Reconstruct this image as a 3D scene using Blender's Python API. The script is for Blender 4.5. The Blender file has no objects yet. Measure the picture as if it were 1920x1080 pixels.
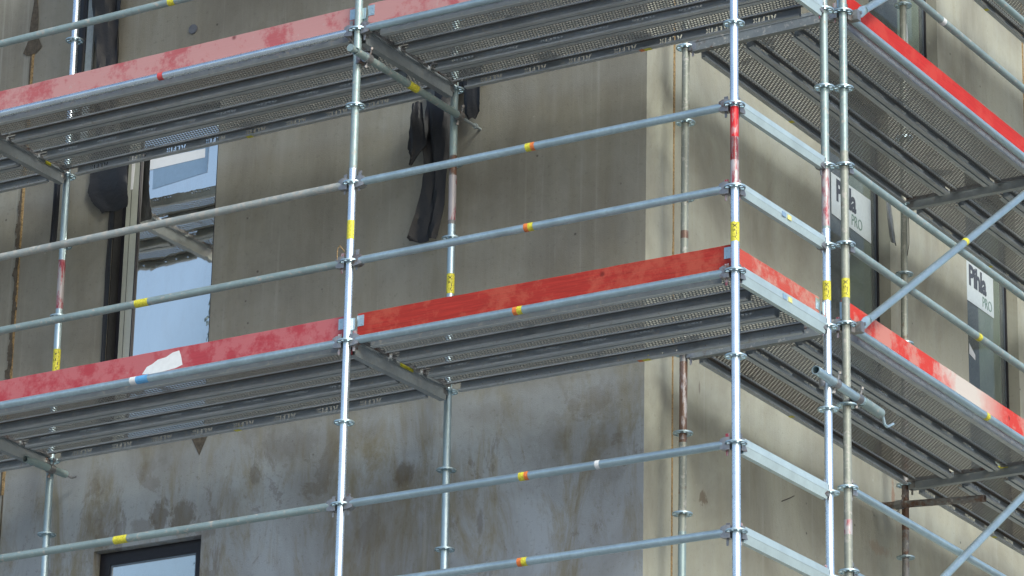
import bpy, math, random
from math import radians as R_, sin, cos, pi
from mathutils import Vector, Matrix
random.seed(7)
SC = bpy.context.scene
COL = SC.collection

# ------------------------------------------------------------------ camera
cam_d = bpy.data.cameras.new("camera")
cam_d.sensor_width = 36.0
cam_d.lens = 6952.2856 / 1920 * 36.0
cam_d.clip_start = 0.5
cam_d.clip_end = 2000
cam = bpy.data.objects.new("camera", cam_d)
COL.objects.link(cam)
cam.location = (9.08698162, -17.0778645, -7.09348714)
cam.rotation_euler = (1.91696022, -0.0200146560, 0.545783893)
SC.camera = cam

# ------------------------------------------------------------------ sky + sun
SUN_EL, SUN_AZ = 34.0, 121.0          # azimuth from +Y towards +X
w = bpy.data.worlds.new("World"); SC.world = w; w.use_nodes = True
nt = w.node_tree
bgn = nt.nodes['Background']
sky = nt.nodes.new('ShaderNodeTexSky'); sky.sky_type = 'NISHITA'; sky.sun_disc = False
sky.sun_elevation = R_(SUN_EL); sky.sun_rotation = R_(SUN_AZ)
sky.air_density = 1.0; sky.dust_density = 2.2; sky.ozone_density = 1.5
nt.links.new(sky.outputs[0], bgn.inputs['Color'])
bgn.inputs['Strength'].default_value = 0.15
sd = bpy.data.lights.new("sun", 'SUN'); sd.energy = 1.4; sd.angle = R_(19); sd.color = (.93, 1.0, 0.93)
sun = bpy.data.objects.new("sun", sd); COL.objects.link(sun)
sv = Vector((cos(R_(SUN_EL)) * sin(R_(SUN_AZ)), cos(R_(SUN_EL)) * cos(R_(SUN_AZ)), sin(R_(SUN_EL))))
sun.rotation_euler = sv.to_track_quat('Z', 'Y').to_euler()
sun.location = (12, -12, 12)
SC.view_settings.view_transform = 'Standard'
SC.view_settings.look = 'None'
SC.view_settings.gamma = 1.0
SC.view_settings.exposure = 0.55

# ------------------------------------------------------------------ mesh helpers
class MB:
    def __init__(s): s.v = []; s.f = []
    def add(s, vs, fs):
        o = len(s.v); s.v += [tuple(x) for x in vs]; s.f += [tuple(i + o for i in f) for f in fs]; return s
    def box(s, x0, x1, y0, y1, z0, z1, M=None):
        vs = [Vector((x, y, z)) for z in (z0, z1) for y in (y0, y1) for x in (x0, x1)]
        if M: vs = [M @ v for v in vs]
        return s.add(vs, [(0, 2, 3, 1), (4, 5, 7, 6), (0, 1, 5, 4), (2, 6, 7, 3), (0, 4, 6, 2), (1, 3, 7, 5)])
    def tube(s, a, b, r, n=20, r2=None, cap=True):
        a = Vector(a); b = Vector(b); r2 = r if r2 is None else r2
        d = (b - a).normalized()
        u = d.orthogonal().normalized(); v = d.cross(u)
        vs = []
        for p, rr in ((a, r), (b, r2)):
            for i in range(n):
                t = 2 * pi * i / n; vs.append(p + (u * cos(t) + v * sin(t)) * rr)
        fs = [(i, (i + 1) % n, n + (i + 1) % n, n + i) for i in range(n)]
        if cap: fs += [tuple(range(n))[::-1], tuple(range(n, 2 * n))]
        return s.add(vs, fs)
    def pipe(s, a, b, r, t=0.004, n=20):      # open tube with wall thickness
        s.tube(a, b, r, n, cap=False)
        a = Vector(a); b = Vector(b); d = (b - a).normalized(); u = d.orthogonal().normalized(); v = d.cross(u)
        vs = []
        for p in (a, b):
            for rr in (r, r - t):
                for i in range(n):
                    q = 2 * pi * i / n; vs.append(p + (u * cos(q) + v * sin(q)) * rr)
        fs = []
        for i in range(n):
            j = (i + 1) % n
            fs += [(i, n + i, n + j, j), (2 * n + i, 2 * n + j, 3 * n + j, 3 * n + i), (n + i, 3 * n + i, 3 * n + j, n + j)]
        return s.add(vs, fs)
    def prism(s, poly, x0, x1, M=None):       # poly in (y,z), extruded along x
        n = len(poly)
        vs = [Vector((x, p[0], p[1])) for x in (x0, x1) for p in poly]
        if M: vs = [M @ v for v in vs]
        return s.add(vs, [(i, (i + 1) % n, n + (i + 1) % n, n + i) for i in range(n)] + [tuple(range(n))[::-1], tuple(range(n, 2 * n))])
    def path(s, pts, r, n=8):
        for a, b in zip(pts[:-1], pts[1:]): s.tube(a, b, r, n)
        return s
    def mesh(s, name):
        m = bpy.data.meshes.new(name); m.from_pydata(s.v, [], s.f); m.validate(); m.update()
        for p in m.polygons: p.use_smooth = True
        try: m.set_sharp_from_angle(angle=R_(35))
        except Exception: pass
        return m
    def build(s, name, mat, parent=None, bevel=0):
        return obj(name, s.mesh(name), mat, parent)

def obj(name, mesh, mat, parent=None):
    if mat and not mesh.materials: mesh.materials.append(mat)
    o = bpy.data.objects.new(name, mesh); COL.objects.link(o)
    if parent: o.parent = parent
    return o
def tag(o, label=None, cat=None, group=None, kind=None):
    if label: o['label'] = label
    if cat: o['category'] = cat
    if group: o['group'] = group
    if kind: o['kind'] = kind
    return o
def empty(name, loc=(0, 0, 0), rz=0):
    o = bpy.data.objects.new(name, None); COL.objects.link(o); o.location = loc; o.rotation_euler = (0, 0, rz)
    o.empty_display_size = 0.1
    return o
def copy_tree(o, parent=None):
    c = o.copy(); COL.objects.link(c)
    if parent: c.parent = parent
    for ch in list(o.children): copy_tree(ch, c)
    return c

# ------------------------------------------------------------------ node helpers / materials
def newmat(name):
    m = bpy.data.materials.new(name); m.use_nodes = True
    return m, m.node_tree, m.node_tree.nodes['Principled BSDF']
class NT:
    def __init__(s, nt): s.nt = nt
    def n(s, t, **k):
        x = s.nt.nodes.new(t)
        for a, b in k.items(): setattr(x, a, b)
        return x
    def l(s, a, b): s.nt.links.new(a, b)
    def coord(s, rnd=True, scale=(1, 1, 1), which='Object'):
        tc = s.n('ShaderNodeTexCoord'); mp = s.n('ShaderNodeMapping'); mp.inputs['Scale'].default_value = scale
        s.l(tc.outputs[which], mp.inputs['Vector'])
        if rnd:
            oi = s.n('ShaderNodeObjectInfo'); ml = s.n('ShaderNodeMath', operation='MULTIPLY'); ml.inputs[1].default_value = 37.0
            s.l(oi.outputs['Random'], ml.inputs[0]); s.l(ml.outputs[0], mp.inputs['Location'])
        return mp.outputs[0]
    def noise(s, vec, scale, detail=4, rough=.55, dist=0):
        x = s.n('ShaderNodeTexNoise'); x.inputs['Scale'].default_value = scale; x.inputs['Detail'].default_value = detail
        x.inputs['Roughness'].default_value = rough; x.inputs['Distortion'].default_value = dist
        s.l(vec, x.inputs['Vector']); return x.outputs['Fac']
    def ramp(s, fac, stops, interp='LINEAR'):
        x = s.n('ShaderNodeValToRGB'); x.color_ramp.interpolation = interp
        while len(x.color_ramp.elements) < len(stops): x.color_ramp.elements.new(.5)
        for e, (p, c) in zip(x.color_ramp.elements, stops):
            e.position = p; e.color = (c, c, c, 1) if isinstance(c, (int, float)) else (*c, 1)
        s.l(fac, x.inputs[0]); return x.outputs[0]
    def mix(s, fac, a, b):
        x = s.n('ShaderNodeMix', data_type='RGBA')
        for sock, val in ((x.inputs[0], fac), (x.inputs[6], a), (x.inputs[7], b)):
            if isinstance(val, (int, float)): sock.default_value = val
            elif isinstance(val, tuple): sock.default_value = (*val, 1)
            else: s.l(val, sock)
        return x.outputs[2]
    def math(s, op, a, b=None):
        x = s.n('ShaderNodeMath', operation=op)
        for i, v in enumerate((a, b)):
            if v is None: continue
            if isinstance(v, (int, float)): x.inputs[i].default_value = v
            else: s.l(v, x.inputs[i])
        return x.outputs[0]
    def bump(s, h, strength, dist, bs):
        x = s.n('ShaderNodeBump'); x.inputs['Strength'].default_value = strength; x.inputs['Distance'].default_value = dist
        s.l(h, x.inputs['Height']); s.l(x.outputs[0], bs.inputs['Normal'])

def galv(name, base=(.42, .45, .47), dark=(.25, .27, .28), metal=.75, rough=.38, splat=.0, rust=0.0, bump=.15, rv=.10):
    m, t, b = newmat(name); N = NT(t)
    c = N.coord()
    n1 = N.noise(c, 55, 3, .6); n2 = N.noise(c, 6, 4, .6); n3 = N.noise(c, 28, 5, .7)
    col = N.mix(N.ramp(n1, [(.35, 0), (.65, 1)]), dark, base)
    col = N.mix(N.ramp(n2, [(.42, 0), (.66, .75)]), col, tuple(x * .6 for x in dark))
    col = N.mix(.5, col, base)
    oi = N.n('ShaderNodeObjectInfo'); col = N.mix(N.math('MULTIPLY', oi.outputs['Random'], .0 if metal > .85 else .45), col, tuple(x * .8 for x in dark))
    met = metal
    if splat > 0:
        mk = N.ramp(n3, [(.62 - splat * .25, 0), (.66 - splat * .2, 1)])
        col = N.mix(mk, col, (.42, .41, .37))
        met = N.mix(mk, (metal,) * 3, (0, 0, 0)); N.l(met, b.inputs['Metallic'])
    else: b.inputs['Metallic'].default_value = metal
    if rust > 0:
        n4 = N.noise(c, 9, 5, .7)
        col = N.mix(N.ramp(n4, [(.62 - rust * .3, 0), (.72 - rust * .2, .9)]), col, (.16, .07, .035))
    N.l(col, b.inputs['Base Color'])
    rr = N.ramp(n1, [(.3, rough - rv), (.7, rough + rv)]); N.l(rr, b.inputs['Roughness'])
    N.bump(n1, bump, .003, b)
    return m
M = {}
M['shiny'] = galv('galvanised_new', (.82, .90, .95), (.77, .85, .90), .92, .28, bump=.0, rv=.02)
M['satin'] = galv('galvanised_profile', (.66, .79, .80), (.55, .66, .67), .5, .42, bump=.02)
M['galv'] = galv('galvanised', (.56, .71, .76), (.41, .52, .56), .75, .38, bump=.05)
M['dull'] = galv('galvanised_dull', (.42, .54, .53), (.28, .36, .355), .45, .48, splat=.22)
M['khaki'] = galv('galvanised_khaki', (.36, .385, .33), (.25, .265, .225), .3, .52, splat=.25, rust=.1)
M['dirty'] = galv('galvanised_splattered', (.48, .52, .50), (.33, .36, .34), .4, .55, splat=.5, bump=.5)
M['rusty'] = galv('galvanised_rusty', (.34, .34, .33), (.2, .2, .2), .4, .55, splat=.2, rust=.5)
M['clamp'] = galv('cast_steel', (.42, .42, .42), (.2, .19, .19), .7, .4, rust=.25)
M['decklip'] = galv('deck_lip', (.60, .63, .63), (.46, .48, .48), .3, .5, splat=.12)
M['deckbeam'] = galv('deck_beam', (.30, .32, .31), (.20, .21, .205), .4, .5, splat=.2, rust=.15)
M['deckrail'] = galv('deck_galvanised', (.46, .50, .51), (.32, .345, .355), .45, .45, splat=.15)

def perf_mat(name, base, dark, dirt=0.3, geo=(.0215, .028, .0070, 1.0, .62), spots=()):
    m, t, b = newmat(name); N = NT(t)
    tc = N.n('ShaderNodeTexCoord'); sx = N.n('ShaderNodeSeparateXYZ'); N.l(tc.outputs['Object'], sx.inputs[0])
    px, py, r, ku, kv = geo
    row = N.math('FLOOR', N.math('DIVIDE', sx.outputs[1], py))
    off = N.math('MULTIPLY', N.math('FLOORED_MODULO', row, 2.0), .5)
    u = N.math('SUBTRACT', N.math('FRACT', N.math('ADD', N.math('DIVIDE', sx.outputs[0], px), off)), .5)
    v = N.math('SUBTRACT', N.math('FRACT', N.math('DIVIDE', sx.outputs[1], py)), .5)
    d2 = N.math('ADD', N.math('POWER', N.math('ABSOLUTE', N.math('MULTIPLY', u, px * ku)), 2.0), N.math('POWER', N.math('ABSOLUTE', N.math('MULTIPLY', v, py * kv)), 2.0))
    d = N.math('SQRT', d2)
    hole = N.math('LESS_THAN', d, r)
    inside = N.math('LESS_THAN', N.math('ABSOLUTE', sx.outputs[1]), .138)
    co = N.coord()
    big = N.noise(co, 3.2, 4, .65); clog = N.ramp(big, [(.60, 1), (.68, .15)])
    hole = N.math('MULTIPLY', N.math('MULTIPLY', hole, inside), clog)
    n1 = N.noise(co, 60, 3)
    oi = N.n('ShaderNodeObjectInfo')
    col = N.mix(n1, dark, base); col = N.mix(N.math('MULTIPLY', oi.outputs['Random'], .5), col, (.17, .14, .11))
    col = N.mix(N.ramp(big, [(.45, 0), (.7, dirt)]), col, (.15, .10, .07))
    rim_light = N.math('MULTIPLY', N.math('MULTIPLY', N.math('LESS_THAN', d, r * 1.28), inside), .85 - dirt * .4)
    col = N.mix(rim_light, col, (.72, .75, .74))  # light caught by the punched hole rims, painted as a pale ring
    N.l(col, b.inputs['Base Color']); b.inputs['Metallic'].default_value = .25; b.inputs['Roughness'].default_value = .5
    rim = N.math('MULTIPLY', N.math('SMOOTH_MIN', d, .0085), inside)
    N.bump(N.math('MULTIPLY', d, inside), .9, .6, b)
    tr = N.n('ShaderNodeBsdfTransparent'); mx = N.n('ShaderNodeMixShader')
    N.l(hole, mx.inputs[0]); N.l(b.outputs[0], mx.inputs[1]); N.l(tr.outputs[0], mx.inputs[2])
    N.l(mx.outputs[0], t.nodes['Material Output'].inputs['Surface'])
    return m
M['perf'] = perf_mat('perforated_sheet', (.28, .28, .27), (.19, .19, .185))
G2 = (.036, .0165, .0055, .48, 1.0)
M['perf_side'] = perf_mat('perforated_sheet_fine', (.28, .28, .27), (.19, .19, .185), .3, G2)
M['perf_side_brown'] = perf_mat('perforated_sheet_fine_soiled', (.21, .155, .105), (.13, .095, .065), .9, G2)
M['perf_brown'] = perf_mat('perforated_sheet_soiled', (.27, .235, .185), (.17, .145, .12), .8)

def paint_wood(name, red, fade, fade_amt, splot=0.2, grain=.5, white_x=None):
    m, t, b = newmat(name); N = NT(t)
    c = N.coord(scale=(1, 1, 1)); cs = N.coord(scale=(1.2, 14, 26))
    g = N.noise(cs, 3.5, 5, .65, .6)
    f = N.noise(c, 4.5, 6, .72); f2 = N.noise(c, 14, 5, .75)
    col = N.mix(N.ramp(g, [(.3, 0), (.7, grain)]), red, tuple(x * .5 for x in red))
    k = .62 - fade_amt * .22
    col = N.mix(N.ramp(f, [(k - .05, 0), (k + .06, min(1, .4 + fade_amt * .5))]), col, fade)
    col = N.mix(N.ramp(f2, [(.68 - splot * .12, 0), (.72, splot)]), col, (.45, .40, .36))
    # drips and knots
    vo = N.n('ShaderNodeTexVoronoi'); vo.inputs['Scale'].default_value = 3.2; N.l(c, vo.inputs['Vector'])
    col = N.mix(N.ramp(vo.outputs['Distance'], [(.03, .8), (.07, 0)]), col, tuple(x * .3 for x in red))
    if white_x:
        tc = N.n('ShaderNodeTexCoord'); sx = N.n('ShaderNodeSeparateXYZ'); N.l(tc.outputs['Object'], sx.inputs[0])
        wob = N.math('MULTIPLY', N.math('SUBTRACT', f, .5), white_x[2])
        dd = N.math('ABSOLUTE', N.math('SUBTRACT', N.math('ADD', sx.outputs[0], wob), white_x[0]))
        mk = N.ramp(N.math('DIVIDE', dd, white_x[1]), [(white_x[3], 1), (1.0, 0)])
        col = N.mix(mk, col, (.58, .52, .47))
    N.l(col, b.inputs['Base Color']); b.inputs['Roughness'].default_value = .6
    b.inputs['Specular IOR Level'].default_value = .3
    N.bump(g, .25, .004, b)
    return m
M['red_deep'] = paint_wood('red_board_deep', (.44, .036, .024), (.46, .10, .06), .35, .18, .8)
M['red_mid'] = paint_wood('red_board_worn', (.42, .055, .07), (.48, .16, .17), .6, .3, .3)
M['red_fade'] = paint_wood('red_board_faded', (.45, .12, .13), (.50, .29, .28), .72, .5, .3)
M['red_end'] = paint_wood('red_board_sunbleached', (.56, .085, .06), (.52, .33, .27), .55, .5, .4)
M['red_bright'] = paint_wood('red_board_bright', (.56, .026, .018), (.56, .06, .04), .45, .12, .5)
M['red_white'] = paint_wood('red_board_whitened', (.62, .05, .035), (.55, .30, .25), .55, .2, .2, (1.75, .55, .9, .3))

def plain(name, col, rough=.5, metal=0.0, bump=0, bs=40, var=.15):
    m, t, b = newmat(name); N = NT(t); c = N.coord()
    n = N.noise(c, bs, 4, .6)
    N.l(N.mix(N.ramp(n, [(.3, 0), (.7, 1)]), tuple(x * (1 - var) for x in col), tuple(min(1, x * (1 + var)) for x in col)), b.inputs['Base Color'])
    b.inputs['Roughness'].default_value = rough; b.inputs['Metallic'].default_value = metal
    if bump: N.bump(n, bump, .01, b)
    return m
M['yellow'] = plain('yellow_label', (.66, .60, .05), .5, bs=90, var=.32)
M['paleyellow'] = plain('pale_yellow_label', (.75, .70, .25), .5)
M['orange'] = plain('orange_label', (.74, .20, .05), .5, bs=90, var=.3)
M['white'] = plain('white_paper', (.72, .74, .74), .5, var=.05)
M['bluelabel'] = plain('blue_label', (.12, .38, .68), .5)
M['navy'] = plain('navy_label', (.08, .10, .32), .5)
M['redlabel'] = plain('red_label', (.6, .08, .08), .5)
M['ink'] = plain('black_ink', (.02, .02, .025), .5)
M['labelink'] = plain('worn_label_ink', (.13, .13, .07), .5)
M['greyblue'] = plain('grey_blue_paper', (.24, .36, .50), .3, var=.05)
M['brightpaper'] = plain('bright_paper', (.82, .84, .84), .4, var=.02)
M['greenink'] = plain('grey_green_ink', (.14, .22, .18), .5)
M['frame'] = plain('anthracite_frame', (.018, .018, .024), .4, .2)
M['framelight'] = plain('window_gasket', (.16, .19, .22), .35, .5)
M['jamb'] = plain('cream_jamb', (.62, .60, .48), .6, var=.04)
M['profile'] = plain('cream_profile', (.42, .44, .38), .18, var=.04)
M['interior'] = plain('room_plaster', (.32, .34, .325), .9)
M['sticker'] = plain('white_sticker', (.50, .55, .55), .4, var=.05)
M['greyink'] = plain('charcoal_ink', (.06, .065, .075), .5)
M['membrane'] = plain('black_membrane', (.012, .012, .013), .55, 0, .6, 14)
M['greystrip'] = plain('grey_membrane', (.20, .21, .20), .5)
M['seal'] = plain('ochre_seal', (.30, .20, .09), .9, 0, .8, 60, .5)
M['sealdark'] = plain('brown_glue', (.085, .07, .05), .9, 0, .8, 30, .4)
M['cap'] = plain('grey_cap', (.12, .13, .15), .7)
M['wire'] = plain('wire', (.06, .05, .04), .6)
M['alu'] = plain('pale_batten', (.30, .34, .34), .5)
def redpaint(name, col, cover, vstretch=.25):
    m, t, b = newmat(name); N = NT(t); c = N.coord(scale=(1, 1, vstretch))
    n = N.noise(c, 26, 5, .7)
    N.l(N.mix(N.ramp(n, [(cover - .06, 0), (cover + .06, 1)]), col, (.45, .42, .42)), b.inputs['Base Color'])
    b.inputs['Roughness'].default_value = .4; b.inputs['Metallic'].default_value = .2
    return m
M['redpaint'] = redpaint('red_spray_paint', (.62, .012, .018), .62)
M['redthin'] = redpaint('thin_red_paint', (.34, .05, .07), .46)
M['rustpaint'] = redpaint('rusty_coat', (.165, .095, .065), .57)

def glass_mat(name, bump=.0, refl=.30, tint=(.75, .85, .85), k=1.6, film=.01):
    m, t, b = newmat(name); N = NT(t); t.nodes.remove(b)
    gl = N.n('ShaderNodeBsdfGlossy'); gl.inputs['Roughness'].default_value = .03; gl.inputs['Color'].default_value = (1, .97, .88, 1)
    tr = N.n('ShaderNodeBsdfTransparent'); tr.inputs['Color'].default_value = (*tint, 1)
    fr = N.n('ShaderNodeFresnel'); fr.inputs['IOR'].default_value = 1.5
    mx = N.n('ShaderNodeMixShader'); N.l(N.math('ADD', N.math('MULTIPLY', fr.outputs[0], k), refl), mx.inputs[0])
    N.l(tr.outputs[0], mx.inputs[1]); N.l(gl.outputs[0], mx.inputs[2])
    df = N.n('ShaderNodeBsdfDiffuse'); df.inputs['Color'].default_value = (.5, .52, .52, 1)
    c = N.coord(scale=(1, 1, .35)); dn = N.noise(c, 7, 6, .7, .8)
    mx2 = N.n('ShaderNodeMixShader'); N.l(N.ramp(dn, [(.45, film), (.75, film + .12)]), mx2.inputs[0])
    N.l(mx.outputs[0], mx2.inputs[1]); N.l(df.outputs[0], mx2.inputs[2])
    if bump:
        c2 = N.coord(scale=(1, 1, .6)); h = N.noise(c2, 3.0, 3, .5, 1.2)
        bn = N.n('ShaderNodeBump'); bn.inputs['Strength'].default_value = bump; bn.inputs['Distance'].default_value = .02
        N.l(h, bn.inputs['Height']); N.l(bn.outputs[0], gl.inputs['Normal'])
    N.l(mx2.outputs[0], t.nodes['Material Output'].inputs['Surface'])
    return m
M['glass'] = glass_mat('window_glass', .06, .30)
M['glass_r'] = glass_mat('window_glass_side', .02, .0, (.78, .85, .83), .10, .10)

# concrete facade
def concrete(name, warm, cool, patch_z, ax=0, stains=()):
    m, t, b = newmat(name); N = NT(t)
    tc = N.n('ShaderNodeTexCoord'); P = tc.outputs['Object']
    def mp(sc):
        x = N.n('ShaderNodeMapping'); x.inputs['Scale'].default_value = sc; N.l(P, x.inputs['Vector']); return x.outputs[0]
    st = N.noise(mp((9, 9, .7)), 1.0, 6, .65, .3)       # vertical trowel streaks
    st2 = N.noise(mp((34, 34, 1.6)), 1.0, 5, .7)
    bl = N.noise(mp((1, 1, .8)), 1.1, 6, .62, .6)         # large damp clouds
    bl2 = N.noise(mp((1, 1, .28)), 4.2, 8, .72, .5)
    fine = N.noise(P, 38, 5, .7); fine2 = N.noise(P, 150, 3, .6)
    col = N.mix(N.ramp(st, [(.2, 0), (.8, 1)]), warm, cool)
    sx = N.n('ShaderNodeSeparateXYZ'); N.l(P, sx.inputs[0])
    # lower storey: whitish efflorescence with brown bare patches
    zz = N.ramp(N.math('MULTIPLY', N.math('SUBTRACT', patch_z, sx.outputs[2]), 1.0), [(0, .10), (.45, 1)])
    eff = N.math('MULTIPLY', N.ramp(bl2, [(.36, 0), (.52, 1)]), zz)
    col = N.mix(N.math('MULTIPLY', eff, .8), col, (.375, .43, .49))
    br = N.ramp(N.noise(mp((1, 1, .7)), 2.6, 9, .72, .9), [(.575, 0), (.61, 1)])
    col = N.mix(N.math('MULTIPLY', N.math('MULTIPLY', br, zz), .38), col, (.13, .10, .075))
    col = N.mix(N.ramp(bl, [(.33, .5), (.60, 0)]), col, (.13, .115, .09))
    col = N.mix(N.ramp(st2, [(.58, 0), (.75, .17)]), col, (.40, .41, .38))
    col = N.mix(N.ramp(fine, [(.30, .35), (.42, 0)]), col, tuple(x * .55 for x in warm))
    sp = N.ramp(N.noise(mp((1, 1, .6)), 30, 3, .6), [(.72, 0), (.76, .5)])
    col = N.mix(sp, col, (.48, .48, .44))
    vo = N.n('ShaderNodeTexVoronoi'); vo.inputs['Scale'].default_value = 4.5; N.l(P, vo.inputs['Vector'])
    col = N.mix(N.ramp(vo.outputs['Distance'], [(.025, .7), (.05, 0)]), col, (.05, .045, .04))
    drip = N.ramp(N.noise(mp((13, 13, .22)), 1.0, 5, .6), [(.60, 0), (.70, .30)])
    col = N.mix(drip, col, (.42, .43, .39))
    w1_ = N.math('SUBTRACT', N.noise(mp((1, 1, .55)), 10, 8, .8, .4), .5)
    for (u0, v0, ru, rv, k, c_, wob) in stains:
        du = N.math('DIVIDE', N.math('SUBTRACT', sx.outputs[ax], u0), ru); dv = N.math('DIVIDE', N.math('SUBTRACT', sx.outputs[2], v0), rv)
        dd = N.math('SQRT', N.math('ADD', N.math('MULTIPLY', du, du), N.math('MULTIPLY', dv, dv)))
        dd = N.math('ADD', dd, N.math('MULTIPLY', w1_, wob + 1.6))
        col = N.mix(N.ramp(dd, [(.60, k * .7), (1.0, 0)]), col, c_)
    N.l(col, b.inputs['Base Color']); b.inputs['Roughness'].default_value = .85; b.inputs['Specular IOR Level'].default_value = .25
    N.bump(N.math('ADD', N.math('MULTIPLY', fine, .7), N.math('ADD', fine2, st2)), .28, .006, b)
    return m
M['conc_front'] = concrete('concrete_front', (.225, .209, .160), (.30, .292, .240), .15, 0, [
    (-4.88, -.42, .09, .12, .85, (.105, .085, .06), 1.4), (-4.70, -.44, .11, .12, .8, (.105, .085, .06), 1.4), (-5.02, -.47, .12, .05, .5, (.11, .09, .065), 1.6),
    (-3.0, -.40, .10, .085, .85, (.11, .088, .062), .9), (-4.15, -.25, .05, .08, .6, (.10, .08, .06), 1.4), (-2.45, -.80, .025, .10, .6, (.10, .075, .055), .6),
    (-5.35, -.55, .18, .45, .35, (.12, .10, .08), 2.0), (-3.9, -.1, .35, .12, .35, (.12, .10, .08), 2.2), (-1.55, -.45, .16, .30, .4, (.12, .105, .085), 1.6),
    (-3.25, -.75, .10, .16, .45, (.12, .10, .075), 2.2), (-1.95, .0 - .38, .12, .25, .3, (.12, .105, .085), 2.0)])
M['conc_side'] = concrete('concrete_side', (.37, .358, .278), (.415, .418, .345), -3.5, 1, [
    (6.62, 3.12, .48, .34, .62, (.12, .10, .075), 1.7), (5.95, 3.5, .16, .22, .3, (.17, .15, .115), 1.8), (2.03, -.60, .055, .05, .9, (.13, .085, .05), 4.5),
    (1.99, .10, .012, .05, .7, (.11, .06, .05), .8), (4.72, .12, .03, .14, .75, (.26, .10, .045), 1.2), (4.50, -.30, .17, .05, .35, (.25, .12, .06), 2.4), (4.85, .0, .12, .30, .3, (.19, .13, .09), 2.0)])
M['conc_edge'] = concrete('concrete_edge', (.41, .395, .30), (.46, .46, .38), -3.5)

# ------------------------------------------------------------------ ground
g = MB().box(-400, 400, -400, 400, -8.95, -8.8).build('ground', plain('gravel_ground', (.25, .255, .25), .95, 0, .6, 3, .25))
tag(g, kind='structure')

# ------------------------------------------------------------------ building
YW, XW = 1.30, -1.31
ZB, ZT = -8.8, 7.0
bld = empty('concrete_building', (0, 0, 0))
tag(bld, 'unfinished grey concrete building with dark framed windows behind the scaffolding', 'building')
def wall_with_openings(u0, u1, v0, v1, ops, to3):   # to3(u,v,depth)
    us = sorted({u0, u1, *[o[0] for o in ops], *[o[1] for o in ops]}); vs = sorted({v0, v1, *[o[2] for o in ops], *[o[3] for o in ops]})
    mb = MB()
    for a, b in zip(us[:-1], us[1:]):
        for c, d in zip(vs[:-1], vs[1:]):
            if any(o[0] <= (a + b) / 2 <= o[1] and o[2] <= (c + d) / 2 <= o[3] for o in ops): continue
            mb.add([to3(a, c, 0), to3(b, c, 0), to3(b, d, 0), to3(a, d, 0)], [(0, 1, 2, 3)])
    D = .24
    for a, b, c, d in ops:
        q = [(a, c), (b, c), (b, d), (a, d)]
        for i in range(4):
            p, r = q[i], q[(i + 1) % 4]
            mb.add([to3(*p, 0), to3(*p, D), to3(*r, D), to3(*r, 0)], [(0, 1, 2, 3)])
    return mb
opsL = [(-5.405, -4.565, -.02 + .15, 2.45), (-5.405, -4.545, -3.2, -.59)]
opsR = [(3.80, 4.735, .35, 2.95), (6.005, 6.90, .35, 2.95), (4.45, 5.58, 3.45, 6.2)]
toL = lambda u, v, d: (u, YW + d, v)
toR = lambda u, v, d: (XW - d, u, v)
wall_with_openings(-16, XW, ZB, ZT, opsL, toL).build('wall', M['conc_front'], bld)
wall_with_openings(1.645, 20, ZB, ZT, opsR, toR).build('wall', M['conc_side'], bld)
MB().add([toR(1.30, ZB, 0), toR(1.645, ZB, 0), toR(1.645, ZT, 0), toR(1.30, ZT, 0)], [(0, 1, 2, 3)]).build('corner_strip', M['conc_edge'], bld)
rb = MB(); rb.box(-16, XW - .002, YW + .002, 20, ZT, ZT + .3); rb.box(-16.2, -16, YW, 20, ZB, ZT + .3); rb.box(-16, XW - .002, 20, 20.2, ZB, ZT + .3)
rb.build('roof', M['conc_front'], bld)

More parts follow.
